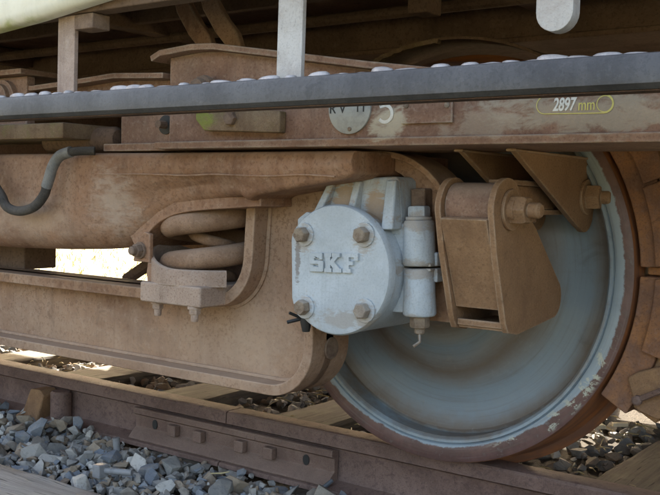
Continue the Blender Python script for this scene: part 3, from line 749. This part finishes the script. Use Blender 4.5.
# clamp lugs with through bolts
for x, y, rr_, side in ((.148, -.318, .032, 1), (-.093, -.292, .022, -1)):
    lg = link('clamp_lug', None, rp(x, y, .45), ab)
    for z0_, z1_ in ((.461, .548), (.366, .457)):
        bm = NB(); lathe(bm, [(rr_*.90, z0_), (rr_, z0_+.006), (rr_*.94, (z0_+z1_)/2), (rr_*.92, z1_-.006), (rr_*.84, z1_)], (x, y, 0), 28, 'Z')
        if side > 0: box(bm, .085, x, y-.012, y+.06, z0_+.006, z1_-.006); box(bm, x+.012, x+.036, y+.004, y+.05, (z0_ if z0_ > .45 else z1_-.026), (z0_+.026 if z0_ > .45 else z1_))
        make('lug', rotbox(bm), 'white', lg, bev=.003, smooth=40)
    if side > 0:
        for z0_, z1_ in ((.4605, .4665), (.4515, .4575)):
            bm = NB(); box(bm, .095, x+.031, y-.012, y+.07, z0_, z1_); make('joint_flange', rotbox(bm), 'white', lg, bev=.002)
    bm = NB(); hexbolt(bm, (x, y, .548), (0, 0, 1), rr_*.66, .020, 0, washer=rr_*.8); make('bolt_head', rotbox(bm), 'white', lg, bev=.0012)
    bm = NB(); hexbolt(bm, (x, y, .366), (0, 0, -1), rr_*.60, .022, .012, rr_*.32); make('nut', rotbox(bm), 'boltw', lg, bev=.0012)
bm = NB(); tube(bm, [rp(.150, -.322, .333), rp(.158, -.335, .320), rp(.150, -.345, .312)], .003, 6); make('split_pin', bm, 'boltw', ab, bev=0)
# dark grease nipple and cotter below the left bolts
bm = NB(); tube(bm, [rp(-.100, -.35, .375), rp(-.098, -.352, .345), rp(-.099, -.35, .325)], [.010, .012, .008], 10)
tube(bm, [rp(-.10, -.355, .352), rp(-.128, -.375, .344)], .004, 6); tube(bm, [rp(-.10, -.355, .350), rp(-.118, -.38, .364)], .0035, 6); tube(bm, [rp(-.10, -.352, .35), rp(-.068, -.372, .356)], .003, 6)
make('cotter_pin', bm, 'black', ab, bev=0)
# cover
cv = link('cover', None, (0, -.377, .45), ab); cv['label'] = 'round pale blue-white cover plate'
bm = NB()
def cov(r, cut): return [(max(-cut, r*math.cos(2*math.pi*k/64)), .453+r*math.sin(2*math.pi*k/64)) for k in range(64)]
rings = [[bm.verts.new((q[0], y, q[1])) for q in cov(r, c)] for r, c, y in ((.126, .1065, -.3662), (.1265, .107, -.380), (.1235, .1055, -.3855), (.118, .1035, -.3875), (.06, .06, -.3882))]
for a, b in zip(rings, rings[1:]):
    for k in range(64): bm.faces.new((a[k], a[(k+1) % 64], b[(k+1) % 64], b[k]))
bm.faces.new(rings[0][::-1]); bm.faces.new(rings[-1])
bmesh.ops.remove_doubles(bm, verts=bm.verts[:], dist=1e-6)
make('cover_plate', rotbox(bm), 'cover', cv, bev=0, smooth=40)
for a in (45, 135, 225, 315):
    x, z = .1006*math.cos(R(a)), .45+.1006*math.sin(R(a)); q = rnd.uniform(0, 1)
    bm = NB(); pts_ = [(x+.0235*math.cos(R(a+t)), z+.0235*math.sin(R(a+t))) for t in range(0, 360, 24)]
    prism(bm, pts_, -.3915, -.3868); wsh = make('tab_washer', rotbox(bm), 'cover', cv, bev=.001)
    bm = NB(); d, u, v_ = frame((0, -1, 0)); p = Vector((x, -.3915, z))
    rings = []
    for yy, rr_ in ((0, .0158), (.014, .0158), (.0172, .0135)):
        rings.append([bm.verts.new(p + Vector((math.cos(q+k*math.pi/3)*rr_, -yy, math.sin(q+k*math.pi/3)*rr_))) for k in range(6)])
    for A, B_ in zip(rings, rings[1:]):
        for k in range(6): bm.faces.new((A[k], A[(k+1) % 6], B_[(k+1) % 6], B_[k]))
    bm.faces.new(rings[0]); bm.faces.new(rings[-1][::-1])
    make('cover_bolt', rotbox(bm), 'boltw', cv, bev=.0012)
# raised letters, cast in block capitals
def letter(polys, x, name):
    bm = NB()
    for poly in polys: prism(bm, [(x+a*.00245, .449+b*.00245) for a, b in poly], -.3945, -.386)
    make(name, rotbox(bm), 'cover', cv, bev=.0012)
def rc(x0, x1, z0, z1): return [(x0, z0), (x1, z0), (x1, z1), (x0, z1)]
letter([[(0, 0), (13, 0), (14, 1), (14, 8), (13, 9), (5, 9), (5, 10.6), (9, 10.6), (9, 9.6), (13, 9.6), (13, 15), (1, 15), (0, 14), (0, 7), (1, 6), (9, 6), (9, 4.2), (4.5, 4.2), (4.5, 5.2), (0, 5.2)]], -.056, 'letter_s')
letter([[(0, 0), (7, 0), (7, 3), (5.8, 3), (5.8, 6), (9, 3), (8.2, 3), (8.2, 0), (16.5, 0), (16.5, 3), (14.8, 3), (9.6, 8.2), (13.2, 12), (15, 12), (15, 15), (7.6, 15), (7.6, 12), (8.6, 12), (5.8, 9), (5.8, 12), (7, 12), (7, 15), (0, 15), (0, 12), (1.3, 12), (1.3, 3), (0, 3)]], -.019, 'letter_k')
letter([[(0, 0), (7.5, 0), (7.5, 3), (5.9, 3), (5.9, 6), (9.6, 6), (9.6, 9), (5.9, 9), (5.9, 12), (10.8, 12), (10.8, 9.6), (14.5, 9.6), (14.5, 15), (0, 15), (0, 12), (1.4, 12), (1.4, 3), (0, 3)]], .0245, 'letter_f')

# ================================================================== bogie frame
bf = empty('bogie_frame', (.3, -.42, .69), 'long brown bogie side frame with painted figures below the footstep', 'bogie frame')
XL, XR = -.422, 6.0
topz = [(-.422, .880), (-.33, .886), (-.27, .883), (-.10, .856), (.10, .824), (.30, .795), (.55, .790), (XR, .790)]
bm = NB(); prism(bm, [(XL, .688)] + [(XR, .688)] + topz[::-1], -.420, -.395); make('web_plate', bm, 'beam', bf, bev=.002)
bm = NB(); box(bm, XL-.016, XR, -.448, -.20, .6855, .7005); make('bottom_flange', bm, 'beam', bf, bev=.0025)
bm = NB(); ribbon(bm, [(-.447, .870)] + [(x, z) for x, z in topz], .013, -.452, -.20); make('top_flange', bm, 'beam', bf, bev=.0025)
bm = NB(); box(bm, XL, XL+.014, -.394, -.205, .701, .874); make('end_plate', bm, 'beam', bf, bev=.002)
# round pivot bush behind the end, just above the footstep
bm = NB()
lathe(bm, [(.020, -.4205), (.026, -.430), (.024, -.438), (.029, -.441), (.027, -.450), (.021, -.453), (.019, -.466), (.012, -.469)], (-.300, 0, .806), 28, 'Y'); make('pivot_bush', bm, 'bolt', bf, bev=0, smooth=40)
# mossy angle bolted to the web
bm = NB(); prism(bm, [(-.325, .768), (-.100, .756), (-.100, .714), (-.300, .722), (-.325, .745)], -.440, -.4205); mp = make('mossy_plate', bm, 'mossy', bf, bev=.003)
bm = NB(); hexbolt(bm, (-.225, -.440, .745), (0, -1, 0), .015, .010, 0); make('bolt', bm, 'bolt', mp, bev=.001)
# number disc
dk = link('number_disc', None, (.052, -.4235, .756), bf)
bm = NB(); lathe(bm, [(.047, -.4205), (.047, -.4245), (.0455, -.4252)], (.052, 0, .7565), 48); make('disc_plate', bm, 'disc', dk, bev=0, smooth=30)
bm = NB(); lathe(bm, [(.0042, -.425), (.0042, -.4265), (.003, -.4275)], (.0545, 0, .7185), 12); make('rivet', bm, 'boltw', dk, bev=0)
text_mesh('painted_letters', 'R V', .026, 'dpaint', dk, (.026, -.4256, .756), .0008)
text_mesh('painted_letters', '11', .026, 'dpaint', dk, (.078, -.4256, .757), .0008)
bm = NB(); box(bm, .166, .268, -.4255, -.4205, .725, .775); rpt = make('blank_plate', bm, 'beam', bf, bev=.0012)
for x, z in ((.176, .757), (.258, .755)):
    bm = NB(); lathe(bm, [(.005, -.4255), (.005, -.4275), (.003, -.4285)], (x, 0, z), 12); make('rivet', bm, 'boltw', rpt, bev=0)
text_mesh('painted_number', '2897', .0285, 'wpaint', bf, (.4660, -.4207, .7475), .001, shear=.18, spacing=.98, sx=.66, off=.0007)
text_mesh('painted_unit', 'mm', .026, 'ypaint', bf, (.5035, -.4207, .7460), .001, sx=.70)
def outline(name, ptsx, wd, closed=True, mat='ypaint'):
    bm = NB(); n = len(ptsx); A, B_ = [], []
    P = [Vector(p) for p in ptsx]
    for i in range(n):
        d = ((P[(i+1) % n]-P[i-1]) if closed else (P[min(i+1, n-1)]-P[max(i-1, 0)])).normalized(); nn_ = Vector((-d.y, d.x))*wd/2
        A.append(bm.verts.new((P[i].x+nn_.x, -.4213, P[i].y+nn_.y))); B_.append(bm.verts.new((P[i].x-nn_.x, -.4213, P[i].y-nn_.y)))
    for i in range(n if closed else n-1): bm.faces.new((A[i], A[(i+1) % n], B_[(i+1) % n], B_[i]))
    make(name, bm, mat, bf, bev=0, smooth=0)
outline('painted_oval', arc(.4340, .7485, .0140, 90, 270, 12) + arc(.5325, .7470, .0140, 270, 450, 12), .0013)
outline('painted_ring', arc(.5325, .7470, .0125, 0, 345, 23), .0013)
outline('painted_figure', [(.1165, .7655), (.120, .7590)] [::-1] + arc(.1285, .7445, .0150, 125, -140, 16), .0062, closed=False, mat='wpaint')
# lower cross piece that links to the next frame end on the left
bm = NB(); prism(bm, [(-1.9, .850), (-.98, .850), (-.93, .836), (-.86, .840), (-.60, .846), (-.44, .838), (-.44, .700), (-.615, .700), (-.615, .775), (-1.9, .775)], -.385, -.365); ln = make('link_plate', bm, 'beam', bf, bev=.002)
bm = NB(); ribbon(bm, [(-.955, .842), (-.90, .832), (-.75, .838), (-.60, .846), (-.44, .838)], .012, -.425, -.22); make('link_plate_flange', bm, 'beam', ln, bev=.002)
bm = NB(); box(bm, -.640, -.440, -.415, -.22, .684, .701); make('link_plate_foot', bm, 'beam', ln, bev=.002)
bm = NB(); lathe(bm, [(.021, -.3855), (.021, -.388), (.017, -.3885)], (-.468, 0, .742), 24); make('hole_shade_disc', bm, 'black', ln, bev=0)  # black disc painted as the shade inside the round hole
bm = NB(); tube(bm, [(-.468, -.386, .742), (-.468, -.41, .742)], .009, 10); make('pin', bm, 'bolt', ln, bev=0)
bm = NB(); box(bm, -2.2, -.715, -.470, -.30, .712, .748); make('mossy_angle', bm, 'mossy', bf, bev=.003)
bm = NB(); tube(bm, [(-.90, -.36, .715), (-.66, -.36, .715), (-.648, -.36, .715)], [.030, .030, .022], 20); make('cross_pipe', bm, 'under', bf, bev=0)
# left neighbour end with its bush
bm = NB(); box(bm, -2.2, -.905, -.43, -.405, .75, .868); le = make('left_end_plate', bm, 'beam', bf, bev=.003)
bm = NB(); box(bm, -2.2, -.888, -.46, -.30, .869, .882); make('left_end_flange', bm, 'beam', le, bev=.002)
bm = NB(); lathe(bm, [(.048, -.43), (.048, -.445), (.038, -.447), (.038, -.460), (.022, -.462), (.022, -.475), (.015, -.476)], (-.985, 0, .812), 32); make('bush', bm, 'beam', le, bev=0, smooth=40)
# transoms, and unseen far-side plates shaped to block part of the sun
bm = NB(); box(bm, -2.1, -1.35, .25, 1.5, .56, .90); make('transom', bm, 'under', bf, bev=.01)
bm = NB(); box(bm, -.60, -.46, -.20, 1.9, .72, .86); make('transom', bm, 'under', bf, bev=.01)
bm = NB(); box(bm, -1.05, 3.5, 2.02, 2.10, .53, .90); make('far_side_shade_plate', bm, 'under', bf, bev=.01)
bm = NB(); ribbon(bm, arc(0, .45, .500, 128, 52, 24), .006, .02, .15); gd = make('wheel_guard', bm, 'under', bf, bev=0, smooth=60)
bm = NB(); ribbon(bm, [(x+.003*noise.noise(Vector((x*60, 0, 0))), z+.006*noise.noise(Vector((x*90, 1, 0)))) for x, z in arc(0, .45, .492, 113, 92, 22)], .010, .004, .019); make('moss_fringe', bm, 'mossy', gd, bev=0, smooth=0)
bm = NB(); box(bm, -3.05, -1.06, 2.02, 2.10, .27, .90); make('far_side_shade_plate', bm, 'under', bf, bev=.01)  # unseen plate, dropped lower on this stretch to shade the sleepers
# triangular brake hangers
def hanger(x, label=None):
    hg = link('brake_hanger', None, (x, -.12, .69), bf)
    bm = NB(); pl = [(-.335, .6850), (.105, .6850), (.050, .575)] + arc(.008, .575, .042, -10, -125, 7) + [(-.03, .545)]
    prism(bm, pl, x-.006, x+.006, 'X'); make('hanger_plate', bm, 'link', hg, bev=.0025, smooth=30)
    bm = NB(); box(bm, x-.009, x+.010, -.337, .105, .6800, .6851); make('weld_foot', bm, 'link', hg, bev=.003); return hg
h1 = hanger(.335); hanger(.232)
bm = NB(); hexbolt(bm, (.341, .005, .605), (1, 0, 0), .027, .028, .020, .014, washer=.036); make('hanger_nut', bm, 'link', h1, bev=.0015)
bm = NB(); tube(bm, [(.20, .005, .605), (.345, .005, .605)], .018, 16); make('hanger_pin', bm, 'link', h1, bev=0)

# ================================================================== swing link in front of the wheel
lk = empty('brake_link', (.25, -.17, .37), 'brown boxed brake link hanging on its pin in front of the wheel', 'brake link')
def mk_link(name, bm, mat, parent, **k):
    bmesh.ops.translate(bm, verts=bm.verts[:], vec=(LX, LY, 0)); return make(name, bm, mat, parent, **k)
LX, LY = .025, -.052
PY, PZ, PR = -.280, .578, .056
plate = arc(PY, PZ, PR, 185, 10, 16) + [(-.165, .548)] + arc(-.070, .408, .040, 38, -75, 9) + [(-.225, .352), (-.262, .358), (-.274, .375), (-.318, .50)]
for x in (.302, .198):
    bm = NB(); prism(bm, plate, x-.006, x+.006, 'X'); mk_link('side_plate', bm, 'link', lk, bev=.0025, smooth=30)
bm = NB()
fp_ = [(-.337, .560), (-.270, .398)]
v = []
for y, z in fp_:
    for x in (.2045, .2955):
        for dy in (0, .010): v.append(bm.verts.new((x, y+dy, z+dy*.35)))
for f in ((0, 1, 3, 2), (4, 6, 7, 5), (0, 2, 6, 4), (1, 5, 7, 3), (0, 4, 5, 1), (2, 3, 7, 6)): bm.faces.new([v[i] for i in f])
mk_link('front_plate', bm, 'link', lk, bev=.0015)
bm = NB(); box(bm, .2045, .2955, -.258, -.110, .359, .368); mk_link('bottom_plate', bm, 'link', lk, bev=.002)
bm = NB(); box(bm, .2045, .2955, -.2635, -.255, .364, .376); mk_link('slot_sill', bm, 'link', lk, bev=.002)
bm = NB(); tube(bm, [(.2045, PY, PZ+.004), (.2955, PY, PZ+.004)], .043, 28); mk_link('bush_tube', bm, 'beam', lk, bev=.002)
bm = NB(); tube(bm, [(.175, PY, PZ), (.325, PY, PZ)], .020, 16); mk_link('pin', bm, 'link', lk, bev=.001)
bm = NB(); hexbolt(bm, (.308, PY+.008, PZ), (1, 0, 0), .027, .030, .024, .014, washer=.037); mk_link('pin_nut', bm, 'link', lk, bev=.0015)
bm = NB(); box(bm, .245, .290, -.235, .04, .622, .632); mk_link('lever_top', bm, 'link', lk, bev=.002)
bm = NB(); box(bm, .255, .280, -.235, .04, .578, .622); mk_link('lever', bm, 'link', lk, bev=.002)
bm = NB(); box(bm, .245, .290, -.235, .04, .568, .578); mk_link('lever_bottom', bm, 'link', lk, bev=.002)
bm = NB(); hexbolt(bm, (.268, -.12, .568), (0, 0, -1), .020, .016, 0); mk_link('lever_bolt', bm, 'link', lk, bev=.001)

# ================================================================== brake shoe on the tread
bs_ = empty('brake_shoe', (.50, .05, .2), 'rusty brake shoe with two blocks pressing on the wheel tread at right edge', 'brake shoe')
def block(a0, a1, r0, r1, y0, y1, name, mat, n=10, parent=bs_, jag=0):
    bm = NB(); pts_ = [(.0+q[0], q[1]) for q in arc(0, .45, r0, a0, a1, n)] + [(q[0]+jag*noise.noise(Vector((q[0]*20, q[1]*20, 0))), q[1]) for q in arc(0, .45, r1, a1, a0, n)]
    prism(bm, pts_, y0, y1); return make(name, bm, mat, parent, bev=.004, smooth=30)
block(2.5, 44, .4575, .520, .004, .10, 'brake_block', 'rust'); block(-32, .2, .4575, .520, .002, .10, 'brake_block', 'rust')
block(.4, 2.3, .464, .5195, .03, .09, 'gap_filler', 'rust', n=3); block(-30, 44, .5205, .575, .012, .09, 'block_holder', 'rust2'); block(-17, .0, .490, .545, -.010, .0015, 'rib_plate', 'rust', jag=.004)  # thin filler added between the blocks so their gap stays dark
block(2.7, 21, .490, .545, -.010, .0035, 'rib_plate', 'rust', jag=.004); block(21.6, 40, .494, .545, -.008, .0035, 'rib_plate', 'rust', jag=.004)
bm = NB(); prism(bm, [(.447, .252), (.470, .268), (.56, .30), (.57, .20), (.515, .178), (.468, .192)], -.020, .0015); kp = make('key_plate', bm, 'rust2', bs_, bev=.006)
bm = NB(); tube(bm, [(.472, -.022, .212), (.53, -.050, .245)], .006, 8); lathe(bm, [(.010, -.018), (.010, -.030), (.006, -.034)], (.472, 0, .212), 10); make('key_pin', bm, 'rail', kp, bev=0)

# ================================================================== brake hose
hs = empty('brake_hose', (-.85, -.46, .5), 'dark looping air hose with grey sleeve hanging before the left beam', 'hose')
P_ = [(-1.045, -.45, .716), (-1.02, -.472, .66), (-.965, -.475, .600), (-.940, -.475, .577), (-.917, -.475, .550), (-.868, -.475, .541), (-.811, -.475, .553), (-.774, -.475, .582), (-.764, -.475, .605)]
bm = NB(); tube(bm, smoothp(P_), .0115, 12); make('rubber_hose', bm, 'rubber', hs, bev=0, smooth=60)
bm = NB(); tube(bm, smoothp([(-.766, -.475, .600), (-.757, -.475, .618), (-.744, -.474, .648), (-.724, -.471, .671), (-.690, -.466, .681)]), .0128, 12); make('steel_sleeve', bm, 'hosemetal', hs, bev=0, smooth=60)
bm = NB(); tube(bm, smoothp([(-.695, -.467, .680), (-.67, -.455, .683), (-.645, -.435, .684)]), .010, 10); make('pipe_end', bm, 'rubber', hs, bev=0, smooth=60)

# ================================================================== coach body and what hangs from it
cb = empty('coach_body', (0, .84, .94), 'cream painted passenger coach body above the bogie, top left corner', 'railway coach')
def part_box(name, mat, *b, bev=.004, parent=cb):
    bm = NB(); box(bm, *b); return make(name, bm, mat, parent, bev=bev)
bm = NB(); rows = []
for x, zb in ((-14, .930), (-.78, .930), (-.60, .944), (-.40, .966), (-.20, .985), (14, .985)):
    rows.append([bm.verts.new((x, y, z)) for y, z in ((-.645, 3.3), (-.645, zb+.07), (-.641, zb+.02), (-.632, zb+.004), (-.622, zb), (-.602, zb), (-.60, 3.3))])
for a, b in zip(rows, rows[1:]):
    for k in range(7): bm.faces.new((a[k], a[(k+1) % 7], b[(k+1) % 7], b[k]))
bm.faces.new(rows[0][::-1]); bm.faces.new(rows[-1]); make('side_panel', bm, 'cream', cb, bev=0, smooth=40)
bm = NB(); prism(bm, [(2.325, 3.3), (2.325, .965), (2.31, .944), (2.28, .944), (2.28, 3.3)], -14, 14, 'X'); make('side_panel', bm, 'cream', cb, bev=0, smooth=40)
bm = NB(); prism(bm, [(-.645, 3.302)] + [(.84-1.485*math.cos(R(a)), 3.302+.55*math.sin(R(a))) for a in range(10, 171, 10)] + [(2.325, 3.302)], -14, 14, 'X'); make('roof', bm, 'under', cb, bev=0, smooth=40)
part_box('end_wall', 'cream', -14.0, -13.95, -.599, 2.279, .95, 3.3); part_box('end_wall', 'cream', 13.95, 14.0, -.599, 2.279, .95, 3.3)
part_box('floor', 'under', -13.94, 13.94, -.598, 2.278, 1.09, 1.14)
part_box('edge_sill', 'under', -13.9, 13.9, -.597, -.555, .952, 1.085); part_box('far_sill', 'under', -13.9, 13.9, 2.20, 2.277, .93, 1.085)
part_box('floor_girder', 'under', -13.9, 13.9, .28, .34, .985, 1.086); part_box('girder_flange', 'under', -13.9, 13.9, .24, .40, .970, .984)
part_box('floor_girder', 'under', -13.9, 13.9, 1.34, 1.40, .90, 1.086)
part_box('floor_angle', 'under', -13.9, 13.9, -.10, -.07, 1.045, 1.087)
for x in (-3.0, -1.9, -.95, .12, 1.0, 2.2): part_box('cross_bearer', 'under', x, x+.05, -.55, 2.19, 1.03, 1.088)
bm = NB(); tube(bm, [(-6, .05, 1.03), (3, .05, 1.03)], .014, 10); make('air_pipe', bm, 'under', cb, bev=0)
part_box('floor_panel', 'under', -13.9, 13.9, .42, 1.30, 1.01, 1.03); part_box('hanging_clip', 'under', -.02, .03, -.12, -.06, .985, 1.05)
# two bent straps that reach down behind the frame end
for dx in (0, .085):
    dx -= .135; q = [(-.47+dx, 1.06), (-.455+dx, 1.02), (-.415+dx, .965), (-.385+dx, .935), (-.372+dx, .905), (-.370+dx, .80)]
    bm = NB(); ribbon(bm, [tuple(p) for p in [(v_.x, v_.y) for v_ in [Vector((a, b)) for a, b in q]]], .045, -.24, -.22); make('bent_strap', bm, 'beam', cb, bev=.004, smooth=50)
bm = NB(); box(bm, -.520, -.462, -.596, -.55, .920, .951); make('bracket_cleat', bm, 'bolt', cb, bev=.003)

fs = empty('footstep', (0, -.6, .74), 'long grey footstep board with raised studs running across the picture', 'footstep')
bm = NB(); prism(bm, [(-.660, .746), (-.660, .776), (-.656, .7835), (-.648, .7855), (-.640, .7855), (-.640, .7805), (-.650, .778), (-.653, .774), (-.653, .748), (-.648, .744), (-.628, .744), (-.628, .739), (-.652, .739)], -14, 14, 'X'); make('front_edge', bm, 'steelgrey', fs, bev=.0008, smooth=30)
bm = NB(); box(bm, -14, 14, -.6395, -.590, .772, .7845); make('tread_board', bm, 'brownline', fs, bev=.002)
bm = NB(); box(bm, -14, 14, -.6485, -.618, .7373, .7388); make('stiffener', bm, 'brownline', fs, bev=0)
bm = NB(); n = 12
lathe(bm, [(.0125, 0), (.0115, .0035), (.0085, .0058), (.003, .0068)], (0, 0, 0), n, 'Z')
for v_ in bm.verts: v_.co.x *= 1.5
first = make('stud', bm, 'stud', fs, bev=0, smooth=60, origin=(0, 0, 0)); first.location = Vector((-1.2, -.634, .7845)) - WL[fs]
r5 = random.Random(9); x = -1.2
while x < 1.0:
    x += .043 + r5.uniform(-.014, .020)
    o = again(first, 'stud', (x, -.630 + r5.uniform(-.003, .003), .7843), fs); o.scale = (r5.uniform(.55, 1.6), 1, r5.uniform(.5, 1.6)); o.rotation_euler = (0, r5.uniform(-.10, .10), 0)
    x2 = x+.023; o = again(first, 'stud', (x2, -.606, .7843), fs); o.scale = (r5.uniform(.7, 1.2), 1, r5.uniform(.8, 1.4))
for x, mt in ((-.555, 'bracketb'), (.040, 'bracket')):
    bm = NB(); prism(bm, [(x-.0285, .742), (x+.0255, .742), (x+.0285, .955), (x-.0255, .955)], -.588, -.578); h = make('bracket_bar', bm, mt, fs, bev=.002)
# rounded white stirrup at the top edge
bm = NB(); pts_ = arc(.545, .8475, .0262, 180, 360, 12) + [(.5715, 1.0), (.5190, 1.0)]
prism(bm, pts_, -.652, -.628); tagset(make('stirrup', bm, 'bracket', None, bev=.008, smooth=40, seg=3), 'rounded white steel stirrup hanging from the coach above the footstep', 'stirrup')
